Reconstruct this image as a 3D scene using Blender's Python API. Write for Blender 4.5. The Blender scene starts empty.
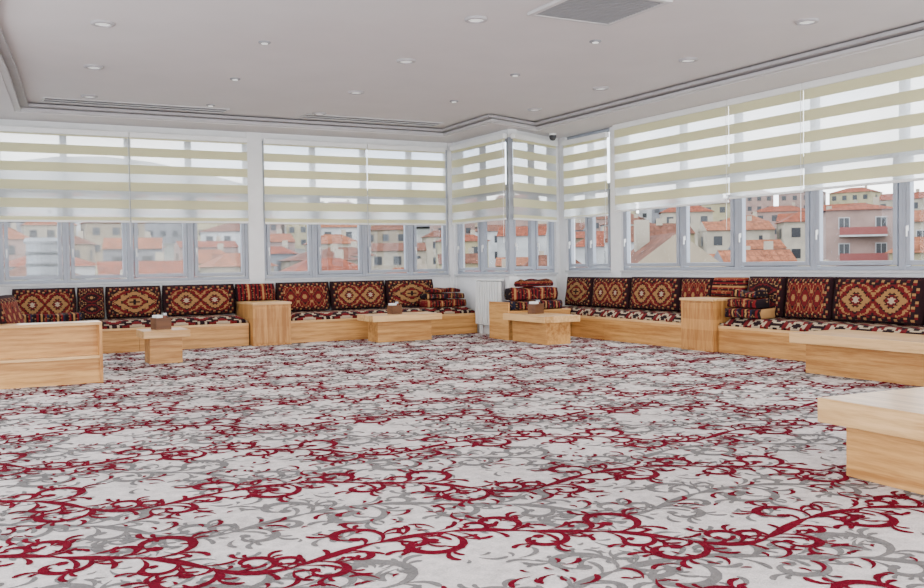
import bpy, bmesh, math, random
from mathutils import Vector, Matrix
random.seed(7)
C = bpy.context.scene.collection
PI = math.pi
H = 1.15; FP = 937.0
YAW = math.radians(28.2)
F = Vector((math.sin(YAW), math.cos(YAW), 0)); R = Vector((math.cos(YAW), -math.sin(YAW), 0))
def hor(x): return 262.9 - .015*(x-462)
def at(px, py, z):
    t = (z-H)*FP/(hor(px)-py); a = (px-462)/FP
    p = F*t + R*(a*t); return (p.x, p.y, z)
def pix(x, y):
    f = F.x*x+F.y*y; r = R.x*x+R.y*y
    return 462+FP*r/max(f, .01)

# ------------------------------------------------------------ materials
class NT:
    def __init__(s, name):
        s.m = bpy.data.materials.new(name); s.m.use_nodes = True
        s.n = s.m.node_tree.nodes; s.l = s.m.node_tree.links
        s.b = s.n['Principled BSDF']; s.out = s.n['Material Output']
    def new(s, t, **k):
        n = s.n.new(t)
        for a, v in k.items(): setattr(n, a, v)
        return n
    def inp(s, sock, v):
        if v is None: return
        if isinstance(v, (int, float)): sock.default_value = v
        elif isinstance(v, tuple): sock.default_value = v if len(v) == len(sock.default_value) else (*v, 1)
        else: s.l.new(v, sock)
    def math(s, op, a, b=None, c=None):
        n = s.new('ShaderNodeMath', operation=op)
        s.inp(n.inputs[0], a); s.inp(n.inputs[1], b); s.inp(n.inputs[2], c)
        return n.outputs[0]
    def mix(s, f, a, b, bt='MIX'):
        n = s.new('ShaderNodeMix', data_type='RGBA', blend_type=bt)
        s.inp(n.inputs[0], f); s.inp(n.inputs[6], a); s.inp(n.inputs[7], b)
        return n.outputs[2]
    def ramp(s, f, stops, interp='LINEAR'):
        n = s.new('ShaderNodeValToRGB'); r = n.color_ramp; r.interpolation = interp
        while len(r.elements) < len(stops): r.elements.new(.5)
        for e, (p, c) in zip(r.elements, stops): e.position = p; e.color = (*c, 1)
        s.l.new(f, n.inputs[0]); return n.outputs[0]
    def coord(s, k):
        n = s.new('ShaderNodeTexCoord'); return n.outputs[k]
    def sep(s, v):
        n = s.new('ShaderNodeSeparateXYZ'); s.l.new(v, n.inputs[0]); return n.outputs
    def comb(s, x, y, z=0.0):
        n = s.new('ShaderNodeCombineXYZ'); s.inp(n.inputs[0], x); s.inp(n.inputs[1], y); s.inp(n.inputs[2], z); return n.outputs[0]
    def noise(s, v, scale, detail=3, rough=.5):
        n = s.new('ShaderNodeTexNoise'); s.l.new(v, n.inputs['Vector'])
        n.inputs['Scale'].default_value = scale; n.inputs['Detail'].default_value = detail; n.inputs['Roughness'].default_value = rough
        return n.outputs[0]
    def mapping(s, v, scale):
        n = s.new('ShaderNodeMapping'); s.l.new(v, n.inputs[0]); n.inputs['Scale'].default_value = scale; return n.outputs[0]
    def bump(s, h, st, dist=.01):
        n = s.new('ShaderNodeBump'); n.inputs['Strength'].default_value = st; n.inputs['Distance'].default_value = dist
        s.l.new(h, n.inputs['Height']); s.l.new(n.outputs[0], s.b.inputs['Normal'])
def plain(name, col, rough=.5, metal=0, var=.06, scale=6, emit=0):
    t = NT(name); nz = t.noise(t.coord('Object'), scale)
    d = tuple(max(0, c*(1-var*2)) for c in col); l = tuple(min(1, c*(1+var)) for c in col)
    t.l.new(t.ramp(nz, [(.3, d), (.7, l)]), t.b.inputs['Base Color'])
    t.b.inputs['Roughness'].default_value = rough; t.b.inputs['Metallic'].default_value = metal
    if emit:
        t.b.inputs['Emission Color'].default_value = (*col, 1); t.b.inputs['Emission Strength'].default_value = emit
    return t.m
def wood(name, c0, c1, axis=0, rough=.45):
    t = NT(name); co = t.coord('Object')
    sc = [14, 14, 14]; sc[axis] = .9
    v = t.mapping(co, tuple(sc)); n1 = t.noise(v, 1.6, 6, .6)
    v2 = t.mapping(co, tuple(x*5 for x in sc)); n2 = t.noise(v2, 2.0, 2, .5)
    s = t.sep(co); k = t.math('FLOOR', t.math('MULTIPLY', s[1 if axis != 1 else 0], 7.0))
    k2 = t.math('FLOOR', t.math('MULTIPLY', s[2], 7.5))
    wn = t.new('ShaderNodeTexWhiteNoise', noise_dimensions='2D'); t.l.new(t.comb(k, k2), wn.inputs[0])
    f = t.math('ADD', t.math('MULTIPLY', n1, .8), t.math('MULTIPLY', n2, .2))
    f = t.math('ADD', f, t.math('MULTIPLY', t.math('SUBTRACT', wn.outputs[0], .5), .16))
    t.l.new(t.ramp(f, [(.36, c0), (.60, c1)]), t.b.inputs['Base Color'])
    t.b.inputs['Roughness'].default_value = rough
    t.b.inputs['Specular IOR Level'].default_value = .4
    t.bump(n1, .08); return t.m
TAN = (.33, .175, .065); RED = (.135, .009, .011); BLK = (.012, .007, .009); CRM = (.44, .35, .24); ORG = (.19, .05, .022); NVY = (.015, .018, .04)
def kilim(name, mode, nx, nz, stops, border=True, cell=12.0, amt=.10):
    t = NT(name)
    if mode == 'gen':
        s = t.sep(t.coord('Generated')); gx, gz = s[0], s[2]
    else:
        s = t.sep(t.coord('Object')); gx = s[0]; gz = t.math('ADD', t.math('ADD', s[1], s[2]), 10.0); gx = t.math('ADD', gx, 10.0)
    def axis(g, n, inset):
        if inset: g = t.math('DIVIDE', t.math('SUBTRACT', g, inset), 1-2*inset)
        f = t.math('FRACT', t.math('MULTIPLY', g, float(n)))
        a = t.math('MULTIPLY', t.math('ABSOLUTE', t.math('SUBTRACT', f, .5)), 2.0)
        return t.math('DIVIDE', t.math('FLOOR', t.math('MULTIPLY', a, cell)), cell)
    u, v = axis(gx, nx, .11 if border else 0), axis(gz, nz, .15 if border else 0)
    wn = t.new('ShaderNodeTexWhiteNoise', noise_dimensions='2D'); t.l.new(t.comb(u, v), wn.inputs[0])
    if border:
        d = t.math('ADD', t.math('MULTIPLY', t.math('ADD', u, v), .44), t.math('MULTIPLY', t.math('MAXIMUM', u, v), .12))
    else: d = t.math('MULTIPLY', t.math('ADD', u, v), .5)
    d = t.math('ADD', d, t.math('MULTIPLY', t.math('SUBTRACT', wn.outputs[0], .5), amt))
    col = t.ramp(d, stops, 'CONSTANT')
    if border:
        bx = t.math('ABSOLUTE', t.math('SUBTRACT', gx, .5)); bz = t.math('ABSOLUTE', t.math('SUBTRACT', gz, .5))
        m = t.math('MAXIMUM', t.math('GREATER_THAN', bx, .39), t.math('GREATER_THAN', bz, .35))
        fx = t.math('FLOOR', t.math('MULTIPLY', gx, 30.0)); fz = t.math('FLOOR', t.math('MULTIPLY', gz, 18.0))
        ck = t.math('MODULO', t.math('ADD', fx, t.math('MULTIPLY', fz, 2.0)), 5.0)
        bc = t.ramp(t.math('DIVIDE', ck, 5.0), [(0, BLK), (.35, RED), (.55, BLK), (.75, TAN)], 'CONSTANT')
        col = t.mix(m, col, bc)
        m2 = t.math('MAXIMUM', t.math('GREATER_THAN', bx, .46), t.math('GREATER_THAN', bz, .45))
        col = t.mix(m2, col, (.016, .006, .008, 1))
    nz_ = t.noise(t.coord('Object'), 60, 2)
    col = t.mix(t.math('MULTIPLY', nz_, .30), col, (.05, .02, .02, 1))
    t.l.new(col, t.b.inputs['Base Color']); t.b.inputs['Roughness'].default_value = .95
    t.b.inputs['Specular IOR Level'].default_value = .1
    t.bump(nz_, .4); return t.m
def striped(name, cols, freq, ax=0):
    t = NT(name); s = t.sep(t.coord('Object'))
    f = t.math('FRACT', t.math('MULTIPLY', t.math('ADD', s[ax], 10.0), freq))
    n = len(cols); col = t.ramp(f, [(i/n, c) for i, c in enumerate(cols)], 'CONSTANT')
    q = t.comb(t.math('FLOOR', t.math('MULTIPLY', s[0], 60.0)), t.math('FLOOR', t.math('MULTIPLY', s[1], 40.0)), t.math('FLOOR', t.math('MULTIPLY', s[2], 60.0)))
    wn = t.new('ShaderNodeTexWhiteNoise', noise_dimensions='3D'); t.l.new(q, wn.inputs[0])
    col = t.mix(t.math('MULTIPLY', t.math('GREATER_THAN', wn.outputs[0], .9), .5), col, (*TAN, 1))
    t.l.new(col, t.b.inputs['Base Color']); t.b.inputs['Roughness'].default_value = .95
    t.b.inputs['Specular IOR Level'].default_value = .1
    return t.m
M = {}
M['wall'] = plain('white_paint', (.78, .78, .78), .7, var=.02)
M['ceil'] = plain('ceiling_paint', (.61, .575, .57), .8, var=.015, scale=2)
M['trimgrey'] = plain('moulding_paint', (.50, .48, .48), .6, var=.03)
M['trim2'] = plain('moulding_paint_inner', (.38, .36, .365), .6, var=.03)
M['vent'] = plain('vent_grey', (.24, .24, .25), .6, var=.03)
M['frame'] = plain('window_frame_paint', (.33, .355, .41), .4, var=.03)
M['sill'] = plain('sill_stone', (.50, .50, .51), .4)
M['dark'] = plain('dark_plastic', (.03, .03, .035), .4)
M['metal'] = plain('brushed_metal', (.45, .46, .48), .35, .8)
M['steel'] = plain('outdoor_steel', (.16, .17, .185), .5, .3)
M['steelb'] = plain('outdoor_steel_band', (.035, .04, .045), .5, .3)
M['white'] = plain('white_enamel', (.80, .80, .78), .35, var=.02)
M['lens'] = plain('lamp_lens', (.85, .85, .83), .3, emit=.7)
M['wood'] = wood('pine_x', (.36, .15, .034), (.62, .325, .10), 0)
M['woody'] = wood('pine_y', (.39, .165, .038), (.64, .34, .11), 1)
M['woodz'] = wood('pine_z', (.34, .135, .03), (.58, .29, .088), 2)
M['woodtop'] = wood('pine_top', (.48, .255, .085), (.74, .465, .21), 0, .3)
M['wooddark'] = wood('pine_dark', (.10, .04, .018), (.16, .07, .03), 0)  # dark wood of the caddy trays
M['kA'] = kilim('kilim_medallion', 'gen', 2, 1, [(0, CRM), (.08, RED), (.17, BLK), (.23, TAN), (.44, BLK), (.49, RED), (.62, TAN), (.71, RED), (.84, BLK)], cell=14.0)
M['kB'] = kilim('kilim_tan', 'gen', 1, 1, [(0, BLK), (.09, TAN), (.20, RED), (.29, BLK), (.33, TAN), (.52, BLK), (.57, RED), (.72, TAN), (.80, BLK)], cell=16.0)
M['kC'] = kilim('kilim_red', 'gen', 3, 1, [(0, TAN), (.12, RED), (.30, BLK), (.38, ORG), (.46, RED), (.62, TAN), (.72, RED), (.86, BLK)], cell=9.0)
M['kD'] = kilim('kilim_dark', 'gen', 1, 2, [(0, TAN), (.12, BLK), (.4, RED), (.52, BLK), (.7, TAN), (.76, BLK), (.9, RED)])
M['kseat'] = kilim('kilim_seat', 'obj', 1.7, 1.9, [(0, CRM), (.10, RED), (.24, BLK), (.34, CRM), (.42, BLK), (.54, RED), (.70, CRM), (.78, BLK)], False, 9.0, .10)
M['s1'] = striped('kilim_stripe_red', [RED, BLK, RED, TAN, RED, BLK, RED, BLK], 4.5)
M['s2'] = striped('kilim_stripe_dark', [BLK, RED, BLK, TAN, BLK, RED, NVY, BLK], 5.0)
M['s3'] = striped('kilim_stripe_z', [RED, BLK, RED, ORG, BLK, RED, TAN, BLK], 6.0, 2)
def glassmat():
    t = NT('window_glass'); tr = t.new('ShaderNodeBsdfTransparent'); gl = t.new('ShaderNodeBsdfGlossy'); gl.inputs['Roughness'].default_value = .02
    nz = t.noise(t.coord('Object'), 1.5); tr_c = t.ramp(nz, [(0, (.93, .95, .96)), (1, (.96, .97, .98))]); t.l.new(tr_c, tr.inputs[0])
    mx = t.new('ShaderNodeMixShader'); mx.inputs[0].default_value = .015
    t.l.new(tr.outputs[0], mx.inputs[1]); t.l.new(gl.outputs[0], mx.inputs[2]); t.l.new(mx.outputs[0], t.out.inputs[0]); return t.m
M['glass'] = glassmat()
def blindmat():
    t = NT('zebra_blind_fabric'); s = t.sep(t.coord('Object'))
    f = t.math('FRACT', t.math('DIVIDE', t.math('ADD', s[2], 10.0), .25))
    op = t.math('LESS_THAN', f, .52)
    slat = t.math('FRACT', t.math('MULTIPLY', s[2], 120.0))
    d1 = t.new('ShaderNodeBsdfDiffuse'); d1.inputs[0].default_value = (.75, .72, .49, 1)
    t1 = t.new('ShaderNodeBsdfTranslucent'); t1.inputs[0].default_value = (.72, .68, .40, 1)
    o1 = t.new('ShaderNodeMixShader'); o1.inputs[0].default_value = .32; t.l.new(d1.outputs[0], o1.inputs[1]); t.l.new(t1.outputs[0], o1.inputs[2])
    d2 = t.new('ShaderNodeBsdfTranslucent'); d2.inputs[0].default_value = (.97, .97, .96, 1)
    t2 = t.new('ShaderNodeBsdfTransparent'); t2.inputs[0].default_value = (1, 1, 1, 1)
    d3 = t.new('ShaderNodeBsdfDiffuse'); d3.inputs[0].default_value = (.88, .88, .86, 1)
    o3 = t.new('ShaderNodeMixShader'); o3.inputs[0].default_value = .12; t.l.new(d2.outputs[0], o3.inputs[1]); t.l.new(d3.outputs[0], o3.inputs[2])
    o2 = t.new('ShaderNodeMixShader'); t.l.new(t.math('ADD', .56, t.math('MULTIPLY', slat, .12)), o2.inputs[0]); t.l.new(o3.outputs[0], o2.inputs[1]); t.l.new(t2.outputs[0], o2.inputs[2])
    mx = t.new('ShaderNodeMixShader'); t.l.new(op, mx.inputs[0]); t.l.new(o2.outputs[0], mx.inputs[1]); t.l.new(o1.outputs[0], mx.inputs[2])
    t.l.new(mx.outputs[0], t.out.inputs[0]); return t.m
M['blind'] = blindmat()
def carpet(name, col, amt):
    t = NT(name); co = t.coord('Object')
    a = t.noise(co, .9, 4, .6); b = t.noise(co, 14, 4, .7); c = t.noise(co, 120, 2)
    f = t.math('ADD', t.math('ADD', t.math('MULTIPLY', a, .30), t.math('MULTIPLY', b, .45)), t.math('MULTIPLY', c, .25))
    d = tuple(x*(1-amt) for x in col)
    t.l.new(t.ramp(f, [(.38, d), (.58, col)]), t.b.inputs['Base Color'])
    t.b.inputs['Roughness'].default_value = 1; t.b.inputs['Specular IOR Level'].default_value = .05
    t.bump(c, .6, .008); return t.m
M['cbase'] = carpet('carpet_ivory', (.79, .735, .715), .42)
M['cred'] = carpet('carpet_crimson', (.165, .003, .017), .45)
M['cgrey'] = carpet('carpet_grey', (.215, .205, .20), .35)

# ------------------------------------------------------------ mesh helpers
def obj(name, bm, mat, parent=None, loc=None, rz=0, bevel=0, smooth=False):
    me = bpy.data.meshes.new(name)
    bm.normal_update(); bm.to_mesh(me); bm.free()
    mats = mat if isinstance(mat, list) else [mat]
    for m in mats: me.materials.append(m)
    if smooth:
        for p in me.polygons: p.use_smooth = True
    o = bpy.data.objects.new(name, me); C.objects.link(o)
    if parent: o.parent = parent
    if loc: o.location = loc
    o.rotation_euler = (0, 0, rz)
    if bevel:
        b = o.modifiers.new('bevel', 'BEVEL'); b.width = bevel; b.segments = 2; b.limit_method = 'ANGLE'
    return o
def box(bm, x0, x1, y0, y1, z0, z1):
    v = [bm.verts.new(p) for p in ((x0, y0, z0), (x1, y0, z0), (x1, y1, z0), (x0, y1, z0), (x0, y0, z1), (x1, y0, z1), (x1, y1, z1), (x0, y1, z1))]
    for f in ((3, 2, 1, 0), (4, 5, 6, 7), (0, 1, 5, 4), (1, 2, 6, 5), (2, 3, 7, 6), (3, 0, 4, 7)): bm.faces.new([v[i] for i in f])
def bx(*bs):
    bm = bmesh.new()
    for b in bs: box(bm, *b)
    return bm
def prism(bm, poly, z0, z1):
    a = [bm.verts.new((x, y, z0)) for x, y in poly]; b = [bm.verts.new((x, y, z1)) for x, y in poly]
    n = len(poly); bm.faces.new(a[::-1]); bm.faces.new(b)
    for i in range(n): bm.faces.new((a[i], a[(i+1) % n], b[(i+1) % n], b[i]))
def lathe(prof, n=24, c=(0, 0, 0), bm=None):
    bm = bm or bmesh.new(); rings = []
    for r, z in prof:
        rings.append([bm.verts.new((c[0]+r*math.cos(2*PI*k/n), c[1]+r*math.sin(2*PI*k/n), c[2]+z)) for k in range(n)])
    for a, b in zip(rings, rings[1:]):
        for k in range(n): bm.faces.new((a[k], a[(k+1) % n], b[(k+1) % n], b[k]))
    bm.faces.new(rings[0][::-1]); bm.faces.new(rings[-1]); return bm
def pillow(w, d, h, n=12, soft=.6, lean=0.0, seed=0, slouch=0.0):
    """cushion standing on z=0, back at y=0, front at y=-d"""
    rnd = random.Random(seed); bm = bmesh.new(); ph = rnd.random()*6
    def P(i, j, s):
        x = -1+2*i/n; z = -1+2*j/n
        f = max(0, (1-abs(x)**6))*max(0, (1-abs(z)**6)); th = d/2*((1-soft)+soft*f**.5)
        px = x*w/2*(1-.03*(z*z)*abs(x)); pz = z*h/2
        wob = .006*math.sin(5*x+ph)*math.cos(4*z+ph)
        y = -d/2 + s*th + wob + slouch*.3*math.sin(3*x+ph)*(z+1)/2
        zz = pz+h/2-slouch*(z+1)/2*(.5+.5*math.sin(4*x+ph+s))
        return (px, y-lean*(h-zz)/h, zz)
    g = {}
    for s in (-1, 1):
        for i in range(n+1):
            for j in range(n+1): g[s, i, j] = bm.verts.new(P(i, j, s))
    for i in range(n):
        for j in range(n):
            bm.faces.new((g[-1, i, j], g[-1, i+1, j], g[-1, i+1, j+1], g[-1, i, j+1]))
            bm.faces.new((g[1, i, j], g[1, i, j+1], g[1, i+1, j+1], g[1, i+1, j]))
        bm.faces.new((g[-1, i, 0], g[1, i, 0], g[1, i+1, 0], g[-1, i+1, 0]))
        bm.faces.new((g[-1, i, n], g[-1, i+1, n], g[1, i+1, n], g[1, i, n]))
        bm.faces.new((g[-1, 0, i], g[-1, 0, i+1], g[1, 0, i+1], g[1, 0, i]))
        bm.faces.new((g[-1, n, i], g[1, n, i], g[1, n, i+1], g[-1, n, i+1]))
    return bm
def thing(name, label, cat, loc=(0, 0, 0), rz=0, group=None):
    o = bpy.data.objects.new(name, None); C.objects.link(o); o.location = loc; o.rotation_euler = (0, 0, rz); o.empty_display_size = .1
    o['label'] = label; o['category'] = cat
    if group: o['group'] = group
    return o
def tag(o, label, cat, group=None):
    o['label'] = label; o['category'] = cat
    if group: o['group'] = group
    return o
def struct(name, bm, mat, loc=None, rz=0, label=None):
    o = obj(name, bm, mat, None, loc, rz); o['kind'] = 'structure'
    if label: o['label'] = label
    return o

# ------------------------------------------------------------ floor with woven scroll pattern
V = []; FC = []; MI = []
def quadbox():
    base = [(-3.2, -4, 0), (9.3, -4, 0), (9.3, 14.6, 0), (-3.2, 14.6, 0)]
    V.extend(base); V.extend([(x, y, -.2) for x, y, z in base])
    for f in ((0, 1, 2, 3), (7, 6, 5, 4), (0, 4, 5, 1), (1, 5, 6, 2), (2, 6, 7, 3), (3, 7, 4, 0)): FC.append(f); MI.append(0)
quadbox()
PA = math.radians(-20); ca, sa = math.cos(PA), math.sin(PA)
def w2(x, y): return (4+ca*x-sa*y, 7+sa*x+ca*y)
def ok(p): return -2.0 < p[0] < 8.85 and 1.2 < p[1] < 14.0
zr = random.Random(3)
def strip(pts, ws, mi):
    W = [w2(*p) for p in pts]
    if not all(ok(p) for p in W): return
    z = (.0008 if mi == 2 else .0022)+zr.random()*.0012
    n = len(W); b = len(V)
    for i in range(n):
        a = W[max(i-1, 0)]; c = W[min(i+1, n-1)]
        dx, dy = c[0]-a[0], c[1]-a[1]; l = math.hypot(dx, dy) or 1; nx, ny = -dy/l*ws[i]/2, dx/l*ws[i]/2
        V.append((W[i][0]+nx, W[i][1]+ny, z)); V.append((W[i][0]-nx, W[i][1]-ny, z))
    for i in range(n-1): FC.append((b+2*i+1, b+2*i+3, b+2*i+2, b+2*i)); MI.append(mi)
LW = .92
def leaf(x, y, ang, ln, wd, bend, mi):      # a comma-shaped flourish: thin root, fat rounded end
    wd *= LW
    pts = []; ws = []; px, py, a = x, y, ang
    ts = [0, .15, .32, .5, .66, .8, .91, .97, 1.0]
    for i, t in enumerate(ts):
        if i:
            dt = t-ts[i-1]; a = ang+bend*t*t*1.2; px += math.cos(a)*ln*dt; py += math.sin(a)*ln*dt
        pts.append((px, py)); ws.append(max(.004, wd*(t**.9)*math.sqrt(max(0, 1-((t-.62)/.385)**2)) if t > .62 else .004+wd*(t/.62)**1.3*.66))
    strip(pts, ws, mi)
def curl(x, y, phi, r0, s, turns, w0, mi, leaves=True):
    cx, cy = x-math.sin(phi)*s*r0, y+math.cos(phi)*s*r0
    a0 = math.atan2(y-cy, x-cx); n = 20; pts = []; ws = []
    for i in range(n+1):
        t = i/n; a = a0+s*turns*2*PI*t; r = r0*(1-.78*t**.85)
        pts.append((cx+r*math.cos(a), cy+r*math.sin(a)))
        if t < .82: ws.append(w0*(.22+1.0*math.sin(PI*t/.82)))
        else: ws.append(w0*(.22+1.5*math.sin(PI*(t-.80)/.21)))
        ta = a+s*PI/2
        if leaves and i in (2, 6, 10):       # flourishes peel off the outside of the scroll, along its travel
            leaf(*pts[-1], ta-s*.22, (.09+.46*r0)*(1-.25*t), .024+.12*r0, -s*1.5, mi)
            leaf(*pts[-1], ta-s*.75, (.05+.26*r0)*(1-.25*t), .020+.09*r0, -s*1.2, mi)
        if leaves and r0 > .12 and i in (4, 9):
            leaf(*pts[-1], ta+s*.45, .095*(1-.3*t), .030, s*1.6, mi)
    strip(pts, ws, mi)
def row(oy, ox, mi, L=1.9, A=.18, k=1.0, sd=5):
    def y(x): return oy+A*math.sin(2*PI*(x-ox)/L)+.05*math.sin(4*PI*(x-ox)/L+1)
    def th(x): return math.atan2(y(x+.01)-y(x-.01), .02)
    for T in range(-6, 7):
        X0 = T*L+ox
        for seg in range(6):
            a = seg/6; pts = []; ws = []
            for q in range(8):
                f = a+.18*q/7; xx = X0+L*f; pts.append((xx, y(xx)+(.018 if seg % 2 else -.018)*math.sin(PI*q/7))); ws.append((.010+.044*math.sin(PI*q/7))*k)
            strip(pts, ws, mi)
        for j, (fx, s, r, tu) in enumerate([(.02, 1, .15, 1.0), (.08, -1, .095, .9), (.15, -1, .175, 1.1), (.24, 1, .085, .85), (.30, 1, .135, 1.0), (.40, -1, .13, 1.0), (.47, 1, .085, .9), (.53, 1, .18, 1.1),
                                            (.60, -1, .095, .9), (.68, -1, .155, 1.05), (.77, 1, .11, .95), (.85, 1, .085, .85), (.88, -1, .12, .95), (.95, -1, .08, .85)]):
            xx = X0+fx*L; curl(xx, y(xx), th(xx)+s*.35, r*k, s, tu, (.022+.105*r)*k, mi, r > .085)
        rr = random.Random(sd)
        for j in range(24):
            xx = X0+L*(j+.5)/24; s = 1 if j % 2 else -1
            leaf(xx, y(xx)+s*.01, th(xx)+s*.5, .11+.08*rr.random(), .038, s*.9, mi)
        for j in range(32 if mi == 2 else 24):     # sprigs of three flourishes between the vines
            xx = X0+L*rr.random(); yy = oy+(.20+.28*rr.random())*(1 if j % 2 else -1); a = rr.random()*6.3
            leaf(xx, yy, a, .12+.05*rr.random(), .036, 1.4, mi)
            leaf(xx+.03*math.cos(a+2), yy+.03*math.sin(a+2), a+.8, .06, .028, 1.2, mi)
            leaf(xx+.05*math.cos(a-2), yy+.05*math.sin(a-2), a-.6, .045, .026, -1.2, mi)
for i in range(-10, 11):
    row(i*1.04, (i % 2)*.9+.3*i, 1, k=1.0)
    row(i*1.04+.52, (i % 2)*.7-.45*i+.5, 2, k=1.08, sd=9)
me = bpy.data.meshes.new('floor'); me.from_pydata(V, [], FC)
for m in ('cbase', 'cred', 'cgrey'): me.materials.append(M[m])
me.polygons.foreach_set('material_index', MI); me.update()
fl = bpy.data.objects.new('floor', me); C.objects.link(fl); fl['kind'] = 'structure'; fl['label'] = 'ivory carpet with crimson and grey scrolling vines'

# ------------------------------------------------------------ ceiling
ZS, ZC = 3.20, 3.32
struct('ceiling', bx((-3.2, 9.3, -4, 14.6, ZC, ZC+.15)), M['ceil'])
outer = [(-3.2, -4), (-3.2, 9.9), (-.1, 10.0), (-.1, 14.4), (7.6, 14.4), (7.62, 12.55), (9.02, 13.25), (9.05, -4)]
inner = [(-.05, -4), (.2, 9.0), (.45, 11), (.7, 13.55), (7.02, 13.6), (6.98, 12.0), (8.05, 12.42), (8.02, -4)]
def ring(a, b, z0, z1):
    bm = bmesh.new()
    for i in range(len(a)-1): prism(bm, [a[i], b[i], b[i+1], a[i+1]], z0, z1)
    return bm
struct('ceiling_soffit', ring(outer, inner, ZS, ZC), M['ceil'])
def off(path, d):
    k = [(1, 0), (1, 0), (1, 0), (1, -1), (-.9, -1), (-.9, -1), (-1, -1), (-1, 0)]
    return [(p[0]+d*q[0], p[1]+d*q[1]) for p, q in zip(path, k)]
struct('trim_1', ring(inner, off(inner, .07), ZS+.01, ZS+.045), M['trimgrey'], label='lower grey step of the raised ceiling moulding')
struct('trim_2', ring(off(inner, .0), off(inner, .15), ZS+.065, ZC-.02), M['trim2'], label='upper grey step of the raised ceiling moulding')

# ------------------------------------------------------------ window walls
wn = [0]; tn = [2]
def wallsect(p0, p1, sill, head, bays, name, sillin=.05, transom=2.32):
    p0 = Vector(p0); p1 = Vector(p1); d = p1-p0; L = d.length; th = math.atan2(d.y, d.x); loc = (p0.x, p0.y, 0)
    bs = [(0, L, 0, .16, 0, sill-.03)]
    bs.append((0, L, 0, .16, head, 3.36))
    prev = 0; top = 3.26
    for b in bays:
        if b[0] > prev+.03: bs.append((prev, b[0], -.02, .16, 0, top))
        prev = b[-1]
    if prev < L-.03: bs.append((prev, L, -.02, .16, 0, top))
    struct(name, bx(*bs), M['wall'], loc, th)
    tn[0] += 1
    struct('trim_%d' % tn[0], bx(*[(b[0], b[-1], -sillin, .12, sill-.03, sill) for b in bays]), M['sill'], loc, th, 'grey window sill ledge')
    for b in bays:
        for a, c in zip(b, b[1:]):
            wn[0] += 1
            w = bpy.data.objects.new('window_%d' % wn[0], None); C.objects.link(w)
            w.location = (p0.x+math.cos(th)*a, p0.y+math.sin(th)*a, sill); w.rotation_euler = (0, 0, th); w['kind'] = 'structure'
            W = c-a; Ht = head-sill; f = .045; tr = transom-sill
            obj('frame', bx((0, f, .02, .10, 0, Ht), (W-f, W, .02, .10, 0, Ht), (f, W-f, .02, .10, 0, f), (f, W-f, .02, .10, Ht-f, Ht), (f, W-f, .02, .10, tr-.04, tr+.04)), M['frame'], w, bevel=.006)
            s = .05; i0 = f+.012
            obj('sash', bx((i0, i0+s, .005, .07, i0, tr-.05), (W-i0-s, W-i0, .005, .07, i0, tr-.05), (i0+s, W-i0-s, .005, .07, i0, i0+s), (i0+s, W-i0-s, .005, .07, tr-.05-s, tr-.05)), M['frame'], w, bevel=.006)
            obj('window_pane', bx((f, W-f, .05, .056, f, Ht-f)), M['glass'], w)
            obj('window_handle', bx((i0+.015, i0+.035, -.012, .005, .42, .48), (i0+.018, i0+.032, -.03, -.012, .36, .47)), M['white'], w, bevel=.004)
wallsect((-.1, 14.25), (7.5, 14.25), .95, 3.08, [[.25, .60, 1.44, 2.3, 3.16, 4.03], [4.27, 5.1, 5.96, 6.79, 7.5]], 'wall_back')
wallsect((7.5, 14.24), (7.5, 12.42), .96, 3.08, [[.08, .92, 1.80]], 'wall_corner_return')
wallsect((7.572, 12.436), (8.9, 13.1), .97, 3.10, [[.0, .68, 1.34]], 'wall_corner')
wallsect((8.9, 13.1), (8.9, 3.2), 1.0, 3.2, [[.22, .82, 1.42], [1.68, 3.0, 4.05, 5.28, 6.47, 7.6, 8.75, 9.8]], 'wall_right')
wallsect((-.1, 10.05), (-.1, 14.25), .95, 3.08, [[.2, 1.15, 2.1, 3.05, 4.0]], 'wall_left')
struct('wall_left_return', bx((-3.2, -.1, 9.9, 10.05, 0, 3.29)), M['wall'])

# ------------------------------------------------------------ blinds
def blind(p0, p1, s0, s1, zb, zt, label):
    p0 = Vector(p0); p1 = Vector(p1); d = (p1-p0).normalized(); th = math.atan2(d.y, d.x); nrm = Vector((d.y, -d.x))
    o = p0+d*s0+nrm*.10; W = s1-s0
    t = thing('roller_blind', label, 'blind', (o.x, o.y, 0), th, 'zebra roller blinds over the windows')
    obj('blind_fabric', bx((.002, W-.002, 0, .003, zb+.02, zt-.06)), M['blind'], t)
    obj('headrail', bx((0, W, -.035, .045, zt-.08, zt)), M['white'], t, bevel=.012)
    obj('bottom_bar', bx((.003, W-.003, -.012, .016, zb, zb+.03)), M['white'], t, bevel=.006)
    bm = bmesh.new()
    lathe([(.003, zb-.35), (.003, zt-.08)], 6, (W-.012, -.03, 0), bm)
    obj('pull_chain', bm, M['white'], t)
BK = ((-.1, 14.25), (7.5, 14.25)); RT = ((8.9, 13.1), (8.9, 3.2)); AA = ((7.5, 14.25), (7.5, 12.4)); BB = ((7.5, 12.4), (8.9, 13.1))
blind(*BK, .24, 2.295, 1.80, 3.10, 'cream striped zebra roller blind, first from the left on the back wall')
blind(*BK, 2.305, 4.02, 1.80, 3.10, 'cream striped zebra roller blind just left of the white column')
blind(*BK, 4.27, 5.97, 1.79, 3.10, 'cream striped zebra roller blind just right of the white column')
blind(*BK, 5.98, 7.40, 1.79, 3.10, 'cream striped zebra roller blind ending at the corner recess')
blind(*AA, .14, 1.90, 1.80, 3.12, 'zebra roller blind above the white radiator')
blind(*BB, -.035, 1.30, 1.80, 3.12, 'narrow zebra roller blind beside the ceiling camera')
blind(*RT, .28, 1.46, 1.84, 3.12, 'narrow zebra roller blind on the right wall nearest the corner')
blind(*RT, 1.64, 4.03, 1.88, 3.2, 'wide zebra roller blind on the right wall after the thin column')
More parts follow.
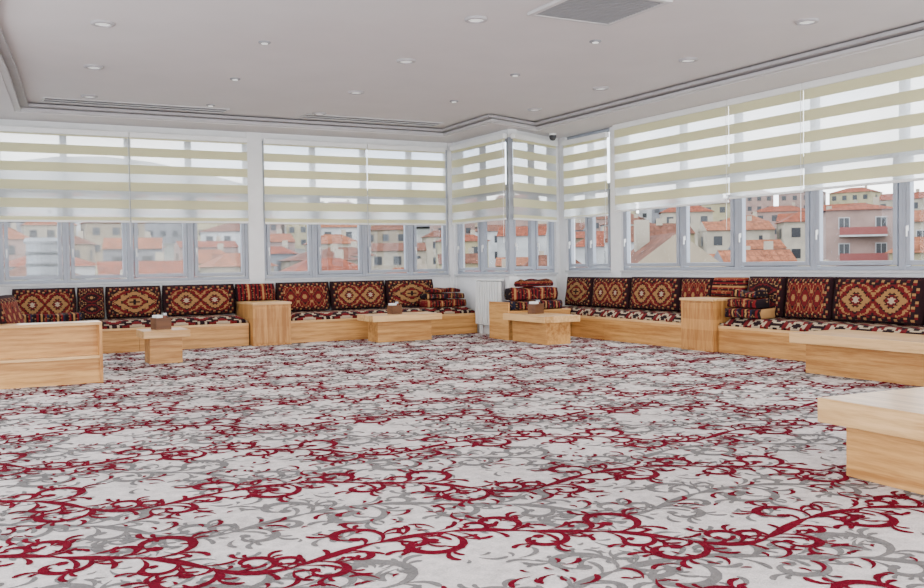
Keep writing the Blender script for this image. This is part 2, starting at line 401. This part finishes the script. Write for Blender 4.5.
blind(*RT, 4.035, 5.245, 1.92, 3.2, 'narrower zebra roller blind midway along the right wall')
blind(*RT, 5.25, 7.6, 1.93, 3.2, 'wide zebra roller blind at the right edge, nearest the camera')
blind(*RT, 7.61, 9.8, 1.93, 3.2, 'zebra roller blind beyond the right edge of the view')

# ------------------------------------------------------------ benches, mats, end cabinets
def bench(L, D, loc, rz, label):
    t = thing('bench', label, 'bench', loc, rz, 'pine platform benches along the walls')
    obj('platform', bx((0, L, -D+.03, 0, 0, .30)), M['wood'], t)
    n = max(1, round(L/1.9)); w = L/n
    for i in range(n): obj('front_panel', bx((i*w+.002, (i+1)*w-.002, -D+.004, -D+.03, .0, .30)), M['wood'], t, bevel=.003)
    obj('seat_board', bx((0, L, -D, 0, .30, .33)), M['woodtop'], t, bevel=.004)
    return t
def mat(L, D, loc, rz, label):
    bm = bmesh.new(); n = int(L/.12); m = 8
    def P(i, j, top):
        x = L*i/n; y = -D*j/m; e = min(x, L-x, .06)/.06; g = min(D*j/m, D-D*j/m, .05)/.05
        z = .03+.07*(max(0, e)**.5)*(max(0, g)**.5)+.004*math.sin(9*x)*math.sin(7*y) if top else 0
        return (x, y, z)
    g = {(s, i, j): bm.verts.new(P(i, j, s)) for s in (0, 1) for i in range(n+1) for j in range(m+1)}
    for i in range(n):
        for j in range(m):
            bm.faces.new((g[1, i, j], g[1, i, j+1], g[1, i+1, j+1], g[1, i+1, j])); bm.faces.new((g[0, i, j], g[0, i+1, j], g[0, i+1, j+1], g[0, i, j+1]))
    for i in range(n):
        for j in (0, m): bm.faces.new((g[0, i, j], g[0, i+1, j], g[1, i+1, j], g[1, i, j]))
    for j in range(m):
        for i in (0, n): bm.faces.new((g[0, i, j], g[0, i, j+1], g[1, i, j+1], g[1, i, j]))
    bmesh.ops.recalc_face_normals(bm, faces=bm.faces)
    o = obj('seat_mat', bm, M['kseat'], None, loc, rz, smooth=True)
    tag(o, label, 'seat cushion', 'woven seat mats on the benches'); return o
def cabinet(w, d, h, loc, rz, label):
    t = thing('end_cabinet', label, 'cabinet', loc, rz, 'square pine cabinets between the benches')
    obj('body', bx((0, w, -d, 0, 0, h-.03)), M['woodz'], t)
    obj('front_panel', bx((.03, w-.03, -d-.012, -d, .03, h-.06)), M['woodz'], t, bevel=.004)
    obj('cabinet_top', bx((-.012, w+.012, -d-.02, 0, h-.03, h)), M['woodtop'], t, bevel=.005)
    return t
bench(3.05, .85, (.62+.0, 14.22, 0), 0, 'long pine bench on the back wall left of the square cabinet')
mat(3.0, .80, (.66, 14.2, .33), 0, 'red and black woven mat on the back bench left of the square cabinet')
cabinet(.56, 1.0, .62, (3.69, 14.22, 0), 0, 'square pine cabinet below the white column on the back wall')
bench(3.17, .85, (4.28, 14.22, 0), 0, 'pine bench on the back wall ending beside the radiator')
mat(3.12, .80, (4.3, 14.2, .33), 0, 'red and black woven mat on the back bench beside the radiator')
bench(3.40, .64, (8.87, 12.70, 0), -PI/2, 'pine bench on the right wall near the room corner')
mat(3.35, .60, (8.85, 12.68, .33), -PI/2, 'red and black woven mat on the right bench near the corner')
cabinet(.58, .70, .66, (8.87, 9.28, 0), -PI/2, 'square pine cabinet between the two right wall benches')
bench(4.2, .64, (8.87, 8.68, 0), -PI/2, 'pine bench on the right wall nearest the camera')
mat(4.1, .61, (8.85, 8.66, .33), -PI/2, 'red and black woven mat on the nearest right wall bench')
t = thing('corner_cabinet', 'low pine corner cabinet between the radiator and the right bench', 'cabinet', (7.12, 12.34, 0), 0)
obj('body', bx((0, 1.09, -.52, 0, 0, .40)), M['wood'], t); obj('side_panel', bx((-.03, 0, -.54, .02, 0, .56)), M['woody'], t, bevel=.004)
obj('cabinet_top', bx((0, 1.09, -.54, .0, .40, .43)), M['wood'], t, bevel=.004)
bench(2.9, .85, (-.08, 10.32, 0), PI/2, 'pine bench along the left wall behind the open shelf unit')
mat(2.85, .80, (-.06, 10.35, .33), PI/2, 'woven mat on the left wall bench')
t = thing('shelf_unit', 'low open pine shelf unit at the left edge closing the left bench', 'shelf', (-.08, 9.98, 0), 0)
W = 1.33
obj('back_panel', bx((0, W-.03, .27, .30, .0, .58)), M['wood'], t)
obj('side_panel', bx((W-.03, W, 0, .30, 0, .585)), M['woodz'], t, bevel=.003)
obj('side_panel', bx((0, .03, 0, .27, 0, .58)), M['woodz'], t, bevel=.003)
obj('shelf', bx((.03, W-.03, .0, .27, .25, .28)), M['woodtop'], t, bevel=.003)
obj('kick_panel', bx((.03, W-.03, .03, .055, 0, .25)), M['wood'], t)
obj('inner_panel', bx((.03, W-.03, .13, .155, .28, .585)), M['wood'], t)
obj('top_board', bx((0, W, -.012, .30, .585, .615)), M['woodtop'], t, bevel=.004)

# back cushions
cn = [0]
def back(w, d, h, loc, rz, mt, label, group='kilim back cushions', lean=.06, name='back_cushion'):
    cn[0] += 1
    o = obj(name, pillow(w, d, h, lean=lean, seed=cn[0]), M[mt], None, loc, rz, smooth=True)
    tag(o, label, 'cushion', group); return o
Z = .437
def L_(x0, x1, mt, lb, h=.45): back(x1-x0, .17, h, ((x0+x1)/2, 14.20, Z), 0, mt, lb)
L_(.62, 1.43, 'kA', 'medallion back cushion, leftmost on the back wall')
L_(1.45, 1.80, 'kD', 'narrow dark red and black back cushion between two medallion ones')
L_(1.82, 2.58, 'kB', 'medallion back cushion third from the left on the back wall')
L_(2.60, 3.66, 'kA', 'widest medallion back cushion beside the back wall cabinet')
L_(4.30, 5.16, 'kC', 'red patterned back cushion right of the back wall cabinet')
L_(5.18, 6.12, 'kA', 'medallion back cushion centred behind the long coffee table')
L_(6.14, 7.0, 'kB', 'patterned back cushion behind the folded kilims by the radiator')
back(.60, .20, .26, (3.96, 14.18, .622), 0, 's1', 'red striped cushion on top of the back wall cabinet')
def R_(y1, y0, mt, lb, h=.46, x=8.86): back(y1-y0, .17, h, (x, (y0+y1)/2, Z), -PI/2, mt, lb)
R_(12.66, 11.95, 'kB', 'medallion back cushion at the very corner end of the right bench')
R_(11.93, 11.02, 'kA', 'medallion back cushion second from the corner on the right wall')
R_(11.0, 9.92, 'kA', 'wide medallion back cushion midway on the far right bench', .47)
R_(9.90, 9.30, 'kC', 'red back cushion just before the right wall cabinet', .47)
back(.56, .18, .25, (8.85, 8.99, .662), -PI/2, 's3', 'red striped cushion on top of the right wall cabinet')
R_(8.66, 8.09, 'kD', 'dark back cushion behind the folded kilims on the right', .49)
R_(8.05, 7.38, 'kC', 'red and black back cushion beside the stacked kilims on the right', .49)
R_(7.36, 6.22, 'kA', 'large medallion back cushion at the right edge', .49)
R_(6.2, 5.1, 'kA', 'medallion back cushion beyond the right edge of the view', .49)
back(.9, .17, .46, (-.06, 11.95, Z), PI/2, 'kA', 'back cushion in the middle of the left wall bench')
back(.9, .17, .44, (.28, 10.9, Z), math.radians(75), 'kC', 'red patterned cushion leaning above the shelf unit at the left edge', lean=.12)
def fold(w, d, h, loc, rz, mt, label, group, sl=.02):
    bm = pillow(w, d, h, soft=.35, lean=0, seed=int(loc[0]*100+loc[2]*77), slouch=sl)
    o = obj('folded_kilim', bm, M[mt], None, loc, rz, smooth=True); tag(o, label, 'kilim', group); return o
g = 'folded kilims lying on the benches'
fold(.85, .30, .12, (1.05, 13.82, Z), .03, 's2', 'dark striped kilim bolster lying at the left end of the back bench', g)
fold(.74, .40, .13, (6.98, 13.90, Z), .05, 's1', 'red striped folded kilim, bottom of the pile by the radiator', g)
fold(.70, .36, .10, (7.00, 13.90, Z+.131), -.06, 's2', 'dark striped folded kilim, middle of the pile by the radiator', g, .02)
fold(.56, .30, .08, (7.02, 13.92, Z+.232), .04, 's1', 'red folded kilim, top of the pile by the radiator', g, .03)
fold(.90, .46, .14, (7.66, 12.26, .432), .03, 's2', 'dark striped folded kilim, bottom of the corner cabinet pile', g, .012)
fold(.80, .34, .20, (7.70, 12.26, .573), -.09, 's1', 'red striped folded kilim, middle of the corner cabinet pile', g, .03)
fold(.64, .24, .12, (7.76, 12.27, .774), .10, 's3', 'red folded kilim, top of the corner cabinet pile', g, .06)
fold(.58, .34, .12, (8.58, 8.34, Z), -PI/2+.05, 's2', 'dark striped folded kilim, bottom of the stack by the right cabinet', g, .012)
fold(.52, .30, .12, (8.58, 8.36, Z+.121), -PI/2-.09, 's1', 'red striped folded kilim, middle of the stack by the right cabinet', g, .025)
fold(.44, .22, .10, (8.57, 8.40, Z+.242), -PI/2+.12, 's2', 'dark striped folded kilim, top of the stack by the right cabinet', g, .05)

# ------------------------------------------------------------ coffee tables
def table(cx, cy, w, d, h, rz, label, inset=.13, th=.09):
    t = thing('coffee_table', label, 'table', (cx, cy, 0), rz, 'low pine coffee tables')
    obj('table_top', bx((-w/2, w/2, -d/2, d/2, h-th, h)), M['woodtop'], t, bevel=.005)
    obj('base', bx((-w/2+inset, w/2-inset, -d/2+inset, d/2-inset, 0, h-th)), M['wood'], t, bevel=.004)
    return t
table(2.16, 11.72, .54, .52, .40, 0, 'small square pine coffee table near the left shelf unit', .08)
table(5.82, 12.85, 1.12, .62, .40, 0, 'long pine coffee table in front of the back bench', .12)
table(7.30, 11.25, 1.1, .60, .40, -PI/2, 'pine coffee table in front of the room corner', .1)
table(7.70, 5.83, 1.8, .74, .40, -PI/2, 'long pine coffee table before the nearest right bench', .11, .10)
table(4.54, 2.67, 1.54, 1.19, .41, -PI/2-.05, 'large pine coffee table cut by the right edge, nearest the camera', .10, .13)
M['sugar'] = plain('sugar_jar', (.20, .06, .035), .2)
def caddy(x, y, z, label, s=1):
    t = thing('napkin_caddy', label, 'caddy', (x, y, z), .3, 'caddies on the coffee tables')
    a = .075*s; b = .055*s; h = .11*s
    obj('tray', bx((-a, a, -b, b, 0, .01), (-a, a, -b, -b+.006, .01, h), (-a, a, b-.006, b, .01, h), (-a, -a+.006, -b+.006, b-.006, .01, h), (a-.006, a, -b+.006, b-.006, .01, h)), M['wooddark'], t)
    obj('napkins', bx((-a+.012, -.005, -b+.012, b-.012, .01, h+.025*s)), M['white'], t, bevel=.006)
    j = obj('sugar_jar', lathe([(.022*s, .01), (.028*s, .02), (.028*s, .12*s), (.02*s, .13*s)], 14, (.035*s, 0, 0)), M['sugar'], t)
    obj('lid', lathe([(.022*s, .13*s), (.022*s, .15*s)], 14, (.035*s, 0, 0)), M['metal'], j)
caddy(2.14, 11.72, .40, 'dark napkin and sugar caddy on the small square table', 1.3)
caddy(5.74, 12.85, .40, 'dark napkin and sugar caddy on the long table by the back bench', 1.2)
caddy(7.35, 11.45, .40, 'dark napkin and sugar caddy on the table before the corner', 1.3)

# ------------------------------------------------------------ radiator
t = thing('radiator', 'white ribbed panel radiator under the corner windows', 'radiator', (7.47, 13.34, .0), -PI/2)
RL = .80
obj('panel', bx((0, RL, -.03, 0, .14, .86)), M['vent'], t)
for i in range(10): obj('rib', bx((.012+i*.08, .058+i*.08, -.085, -.03, .15, .85)), M['white'], t, bevel=.012)
obj('grille', bx((0, RL, -.09, 0, .86, .885)), M['white'], t, bevel=.004)
for x in (.12, .64): obj('foot', bx((x, x+.03, -.07, -.02, 0, .14)), M['white'], t)

# ------------------------------------------------------------ ceiling fittings
names_big = [(110, 25), (480, 21), (808, 23), (100, 68), (410, 62), (690, 61), (95, 97), (360, 93), (603, 89), (323, 114), (537, 110)]
names_small = [(270, 44), (598, 43), (240, 80), (518, 76), (215, 106), (457, 102)]
lamps = []
desc_b = ['large round downlight at upper left, nearest the camera', 'large round downlight left of the ceiling grille', 'large round downlight right of the ceiling grille, by the right window wall',
 'round downlight below the upper left one', 'round downlight in the middle of the ceiling', 'round downlight near the right wall moulding', 'round downlight beside the left slot vent',
 'round downlight in line before the right slot vent', 'round downlight in front of the right wall moulding, third back', 'far round downlight just before the right slot vent', 'far round downlight near the corner notch of the moulding']
desc_s = ['tiny round spotlight between the two front left downlights', 'tiny round spotlight just behind the ceiling grille', 'tiny round spotlight left of the central downlight', 'tiny round spotlight between central and right downlights',
 'tiny round spotlight near the end of the left slot vent', 'tiny round spotlight right of the centre back downlight']
for (px, py), ds in zip(names_big, desc_b):
    p = at(px, py, ZC); r = .105
    t = thing('ceiling_light', ds, 'ceiling light', (p[0], p[1], ZC-.022), 0, 'round downlights in the ceiling')
    bm = bmesh.new(); n = 28
    pr = [(r*.66, .018), (r*.70, .0), (r*.95, .004), (r, .022)]
    rg = [[bm.verts.new((a*math.cos(2*PI*k/n), a*math.sin(2*PI*k/n), z)) for k in range(n)] for a, z in pr]
    for A, B in zip(rg, rg[1:]):
        for k in range(n): bm.faces.new((A[k], A[(k+1) % n], B[(k+1) % n], B[k]))
    obj('rim', bm, M['trim2'], t, smooth=True)
    obj('lens', lathe([(r*.68, .012), (r*.68, .02)], 24), M['lens'], t)
    lamps.append((p[0], p[1]))
for (px, py), ds in zip(names_small, desc_s):
    p = at(px, py, ZC); r = .06
    t = thing('spotlight', ds, 'ceiling light', (p[0], p[1], ZC-.015), 0, 'tiny spotlights in the ceiling')
    obj('rim', lathe([(r*.8, 0), (r, .005), (r, .015)], 20), M['vent'], t); obj('lens', lathe([(r*.5, -.004), (r*.55, 0)], 16), M['lens'], t)
t = thing('air_vent', 'square grey air conditioning grille in the ceiling', 'air vent', (4.86, 6.53, ZC-.03), 0)
s = .44
obj('frame', bx((-s, s, -s, -s+.05, 0, .03), (-s, s, s-.05, s, 0, .03), (-s, -s+.05, -s+.05, s-.05, 0, .03), (s-.05, s, -s+.05, s-.05, 0, .03)), M['trimgrey'], t, bevel=.006)
obj('grille', bx(*[(-s+.05, s-.05, -s+.06+i*.041, -s+.082+i*.041, .004, .024) for i in range(19)], (-s+.05, s-.05, -s+.05, s-.05, .024, .03)), M['vent'], t)
M['slot'] = plain('slot_grey', (.10, .10, .11), .6)
for x0, x1, lb in ((1.0, 3.35, 'long slot vent at the left of the ceiling edge'), (4.45, 6.65, 'long slot vent on the ceiling edge towards the corner')):
    t = thing('slot_vent', lb, 'air vent', (x0, 13.10, ZC-.015), 0, 'slot vents along the back of the ceiling')
    L = x1-x0; a = .15
    obj('frame', bx((0, L, -a-.02, -a, 0, .015), (0, L, a, a+.02, 0, .015), (0, .02, -a, a, 0, .015), (L-.02, L, -a, a, 0, .015), (.02, L-.02, -.008, .008, 0, .015)), M['trimgrey'], t)
    obj('slot', bx((.02, L-.02, -a, -.008, .008, .015), (.02, L-.02, .008, a, .008, .015)), M['slot'], t)
t = thing('security_camera', 'small dark dome camera under the soffit at the corner', 'camera', (8.45, 12.6, 3.2))
obj('mount', lathe([(.05, -.03), (.06, 0)], 20), M['white'], t)
obj('dome', lathe([(.008, -.115), (.035, -.105), (.055, -.075), (.058, -.03)], 20), M['dark'], t, smooth=True)

# ------------------------------------------------------------ outside
PR = [(8, -11), (30, -10), (55, -8.0), (72, -7.3), (92, -6.3), (118, -4.7), (150, -2.2), (190, 1.6), (240, 7.5), (300, 14), (400, 26), (520, 36)]
def gz(d):
    for (a, za), (b, zb) in zip(PR, PR[1:]):
        if d <= b: return za+(zb-za)*max(0, (d-a)/(b-a))
    return PR[-1][1]
def gzz(x, y): return gz(math.hypot(x, y))
bm = bmesh.new(); ds = [11, 14, 20, 30, 42, 55, 63, 72, 82, 92, 105, 118, 134, 150, 170, 190, 215, 240, 270, 300, 350, 400, 460, 520]; na = 60
g = []
for d in ds:
    rw = []
    for k in range(na+1):
        a = math.radians(-50+150*k/na); x = d*math.sin(a); y = d*math.cos(a)
        z = gz(d)+(d/520)**3*(16*math.sin(a*5+1)+7*math.sin(a*13))
        rw.append(bm.verts.new((x, y, z)))
    g.append(rw)
for A, B in zip(g, g[1:]):
    for k in range(na): bm.faces.new((A[k], B[k], B[k+1], A[k+1]))
bmesh.ops.recalc_face_normals(bm, faces=bm.faces)
tt = NT('hillside'); co = tt.coord('Object'); nz = tt.noise(co, .05, 6, .7)
tt.l.new(tt.ramp(nz, [(.35, (.05, .055, .045)), (.5, (.09, .085, .07)), (.65, (.13, .12, .105))]), tt.b.inputs['Base Color']); tt.b.inputs['Roughness'].default_value = 1
struct('ground', bm, tt.m, label='hillside below the city houses')
WC = {'cream': (.30, .26, .20), 'white': (.36, .36, .36), 'pink': (.25, .165, .14), 'grey': (.15, .15, .16), 'beige': (.22, .175, .12), 'yellow': (.28, .24, .14)}
for k, c in WC.items(): M['w_'+k] = plain('render_'+k, c, .9, var=.12, scale=.6)
def tiles(name, c):
    t = NT(name); s = t.sep(t.coord('Object'))
    f = t.math('FRACT', t.math('MULTIPLY', s[0], 1.6)); f2 = t.math('FRACT', t.math('MULTIPLY', s[1], 1.3)); nz = t.noise(t.coord('Object'), 1.2, 6, .8)
    c2 = tuple(x*.32 for x in c)
    g_ = t.math('MAXIMUM', t.math('GREATER_THAN', f, .72), t.math('GREATER_THAN', f2, .75))
    col = t.mix(t.math('MULTIPLY', g_, .45), t.ramp(nz, [(.36, c2), (.60, c)]), (*c2, 1))
    t.l.new(col, t.b.inputs['Base Color']); t.b.inputs['Roughness'].default_value = .9; t.b.inputs['Specular IOR Level'].default_value = .1; return t.m
M['t0'] = tiles('roof_tiles_red', (.215, .058, .030)); M['t1'] = tiles('roof_tiles_orange', (.26, .092, .046)); M['t2'] = tiles('roof_tiles_brown', (.15, .060, .038))
M['win'] = plain('dark_window', (.012, .014, .018), .3); M['winf'] = plain('white_window_frame', (.33, .33, .33), .6)
M['balrail'] = plain('balcony_red', (.18, .04, .035), .7)
ordn = ['first', 'second', 'third', 'fourth', 'fifth', 'sixth', 'seventh', 'eighth', 'ninth', 'tenth', 'eleventh', 'twelfth', 'thirteenth', 'fourteenth', 'fifteenth', 'sixteenth']
edges = [67, 131, 192, 256, 317, 366, 412, 455, 488, 512, 535, 560, 617, 683, 740, 812, 900]
def pane(px):
    if px < -15: return 'beyond the left windows'
    if px > 940: return 'beyond the right windows'
    i = sum(px > e for e in edges)
    if i == 0: return 'outside leftmost window'
    if i >= 15: return 'outside large right window' if i == 15 else 'outside rightmost window'
    return 'outside %s window from left' % ordn[i]
seen = {}; placed = []
def corners(x, y, w, d, a, m=.35):
    c, s = math.cos(a), math.sin(a); w = w/2+m; d = d/2+m
    return [(x+c*u-s*v, y+s*u+c*v) for u, v in ((-w, -d), (w, -d), (w, d), (-w, d))]
def hit(P, Q):
    for A in (P, Q):
        for i in range(2):
            ex, ey = A[i+1][0]-A[i][0], A[i+1][1]-A[i][1]
            p = [q[0]*ex+q[1]*ey for q in P]; q_ = [q[0]*ex+q[1]*ey for q in Q]
            if max(p) < min(q_) or max(q_) < min(p): return False
    return True
def house(x, y, w, d, h, rh, yaw, wc, tc, row, label=None, balc=False, zg=None, gable=False, panes=True):
    P = corners(x, y, w, d+(2.4 if balc else 0), yaw)
    if any(hit(P, q) for q in placed): return
    placed.append(P)
    z = zg if zg is not None else gzz(x, y)-.6
    roofn = {'t0': 'red', 't1': 'orange', 't2': 'brown'}[tc]
    label = label or '%s house, %s roof, %s row, %s' % (wc, roofn, row, pane(pix(x, y)))
    if label in seen:
        seen[label] += 1; label += ', ' + ['right of twin', 'third alike', 'fourth alike', 'fifth alike', 'sixth alike', 'seventh alike', 'eighth alike'][min(6, seen[label]-2)]
    seen.setdefault(label, 1)
    t = thing('apartment_building' if balc else 'house', label, 'building', (x, y, z), yaw, 'houses on the hillside outside')
    obj('walls', bx((-w/2, w/2, -d/2, d/2, 0, h)), M['w_'+wc], t)
    bm = bmesh.new(); e = .35; rr = random.random() < .6 and not gable
    ex = e if rr else .06
    rx = w/2-d*.42 if rr else w/2+ex
    b = [bm.verts.new(p) for p in ((-w/2-ex, -d/2-e, h), (w/2+ex, -d/2-e, h), (w/2+ex, d/2+e, h), (-w/2-ex, d/2+e, h), (-max(rx, .3), 0, h+rh), (max(rx, .3), 0, h+rh))]
    for k, f in enumerate(((3, 2, 1, 0), (0, 1, 5, 4), (2, 3, 4, 5), (1, 2, 5), (3, 0, 4))):
        fc = bm.faces.new([b[i] for i in f])
        if k > 2 and not rr: fc.material_index = 1
    obj('roof', bm, [M[tc], M['w_'+wc]], t)
    obj('chimney', bx((w*.2, w*.2+.6, .4, 1.0, h+rh*.3, h+rh+.7)), M['w_cream'], t)
    nf = max(1, int(h//2.9)); nc = max(2, int(w//2.6))
    for f in range(nf):
        zz = h-2.1-f*2.9
        if zz < .5: continue
        for c in range(nc):
            xx = -w/2+w*(c+.5)/nc
            if not panes:
                obj('window', bx((xx-.6, xx+.6, -d/2-.05, -d/2, zz, zz+1.3)), M['win'], t); continue
            wf = obj('window', bx((xx-.6, xx+.6, -d/2-.05, -d/2, zz, zz+1.3)), M['winf'], t)
            obj('pane', bx((xx-.5, xx-.04, -d/2-.08, -d/2-.05, zz+.1, zz+1.2), (xx+.04, xx+.5, -d/2-.08, -d/2-.05, zz+.1, zz+1.2)), M['win'], wf)
        if not balc and f < 2:
            obj('side_window', bx((-w/2-.05, -w/2, -.6, .6, zz, zz+1.3)), M['win'], t); obj('side_window', bx((w/2, w/2+.05, -.6, .6, zz, zz+1.3)), M['win'], t)
        if balc:
            b2 = obj('balcony', bx((-w*.32, w*.32, -d/2-1.2, -d/2, zz-.9, zz-.7)), M['w_white'], t)
            obj('railing', bx((-w*.32, w*.32, -d/2-1.2, -d/2-1.12, zz-.7, zz+.15)), M['balrail'], b2)
def along(px, t): a = (px-462)/FP; return (F.x*t+R.x*a*t, F.y*t+R.y*a*t)
x, y = along(664, 42)
house(x, y, 5.5, 5.0, 9.2, 2.1, math.radians(62), 'beige', 't2', '', 'wide beige gabled house close outside the thirteenth window from the left', zg=-9.0, gable=True)
x, y = along(860, 108)
house(x, y, 7.6, 8, 11.6, .9, math.radians(-47), 'pink', 't0', '', 'pink apartment block with red balconies outside the large right hand window', True, zg=-5.2)
x, y = along(778, 116)
house(x, y, 8, 7, 11.8, 1.2, math.radians(-40), 'white', 't0', '', 'white apartment block with red balconies left of the pink block', True, zg=-5.2)
x, y = along(940, 96)
house(x, y, 6, 6, 9.8, 1.2, math.radians(-56), 'cream', 't1', '', 'cream apartment block with red balconies right of the pink block', True, zg=-5.2)
rows = [(50, 'nearest', 5.0), (58, 'second', 5.2), (68, 'third', 5.6), (80, 'fourth', 6), (95, 'fifth', 6.5), (115, 'sixth', 7), (141, 'seventh', 8), (176, 'eighth', 9), (222, 'ninth', 11), (285, 'farthest', 13)]
rnd = random.Random(11)
for ri, (d, rn, wb) in enumerate(rows):
    a = -4+rnd.random()*3
    while a < 60:
        w = wb*(.75+.45*rnd.random()); dd = d*(1+.05*(rnd.random()-.5)); dep = w*(.6+.2*rnd.random())
        step = math.degrees((w+.9+(.6+ri*.2)*rnd.random())/dd)
        ar = math.radians(a+step/2); x, y = dd*math.sin(ar), dd*math.cos(ar)
        h = 5.2+2.4*rnd.random()+(2.6*rnd.random() if ri > 2 else 0); rh = .9+.8*rnd.random()
        if ri == 0: h -= .8
        if ri < 4 and 815 < pix(x, y) < 900: h = min(h, 5.6)
        house(x, y, w, dep, h, rh, -ar+math.radians(rnd.uniform(-22, 22)), rnd.choice(list(WC)), rnd.choice(['t0', 't0', 't1', 't1', 't2']), rn, panes=ri < 4)
        a += step
x, y = along(44, 16.6)
t = thing('metal_flue', 'tall silver metal flue close outside the leftmost window', 'flue', (x, y, -11.2))
obj('pipe', lathe([(.27, 0), (.27, 12.8)], 28), M['steel'], t, smooth=False)
for k in range(9): obj('band', lathe([(.285, 0), (.285, .05)], 28, (0, 0, 11.0+k*.2)), M['steelb'], t)
obj('cap', lathe([(.30, 12.8), (.31, 12.84), (.28, 12.9)], 28), M['steel'], t)

# ------------------------------------------------------------ light
w = bpy.data.worlds.new('World'); bpy.context.scene.world = w; w.use_nodes = True
nt = w.node_tree; bg = nt.nodes['Background']
tc = nt.nodes.new('ShaderNodeTexCoord'); mp = nt.nodes.new('ShaderNodeMapping'); mp.inputs['Scale'].default_value = (2, 2, 7)
nz = nt.nodes.new('ShaderNodeTexNoise'); nz.inputs['Scale'].default_value = 2.2; nz.inputs['Detail'].default_value = 6
rp = nt.nodes.new('ShaderNodeValToRGB'); rp.color_ramp.elements[0].position = .4; rp.color_ramp.elements[0].color = (.60, .71, .87, 1)
rp.color_ramp.elements[1].position = .56; rp.color_ramp.elements[1].color = (1, .985, .965, 1)
nt.links.new(tc.outputs['Generated'], mp.inputs[0]); nt.links.new(mp.outputs[0], nz.inputs['Vector']); nt.links.new(nz.outputs[0], rp.inputs[0]); nt.links.new(rp.outputs[0], bg.inputs[0])
bg.inputs['Strength'].default_value = 6.6
def area(loc, rot, sx, sy, power, col=(1, 1, 1)):
    l = bpy.data.lights.new('area', 'AREA'); l.shape = 'RECTANGLE'; l.size = sx; l.size_y = sy; l.energy = power; l.color = col
    o = bpy.data.objects.new('rear_fill', l); C.objects.link(o); o.location = loc; o.rotation_euler = rot; return o
area((3, -3.8, 1.7), (math.radians(90), 0, 0), 11, 2.6, 420, (1, .96, .91))     # fill lamp added at the open back to brighten the room
for x, y in lamps:
    l = bpy.data.lights.new('downlight', 'SPOT'); l.energy = 75; l.spot_size = math.radians(150); l.spot_blend = .8; l.shadow_soft_size = .1; l.color = (1, .93, .86)
    o = bpy.data.objects.new('downlight_lamp', l); C.objects.link(o); o.location = (x, y, ZC-.04)

# ------------------------------------------------------------ camera
cam = bpy.data.cameras.new('camera'); co = bpy.data.objects.new('camera', cam); C.objects.link(co)
cam.sensor_width = 36; cam.lens = FP/924*36; cam.clip_end = 2000; cam.clip_start = .05
pit = math.atan(31.1/FP); rol = .015
fw = (F*math.cos(pit)-Vector((0, 0, 1))*math.sin(pit)).normalized(); up0 = R.cross(fw).normalized()
rt = (R*math.cos(rol)-up0*math.sin(rol)).normalized(); up = (up0*math.cos(rol)+R*math.sin(rol)).normalized()
m = Matrix((rt, up, -fw)).transposed().to_4x4(); m.translation = Vector((0, 0, H)); co.matrix_world = m
bpy.context.scene.camera = co
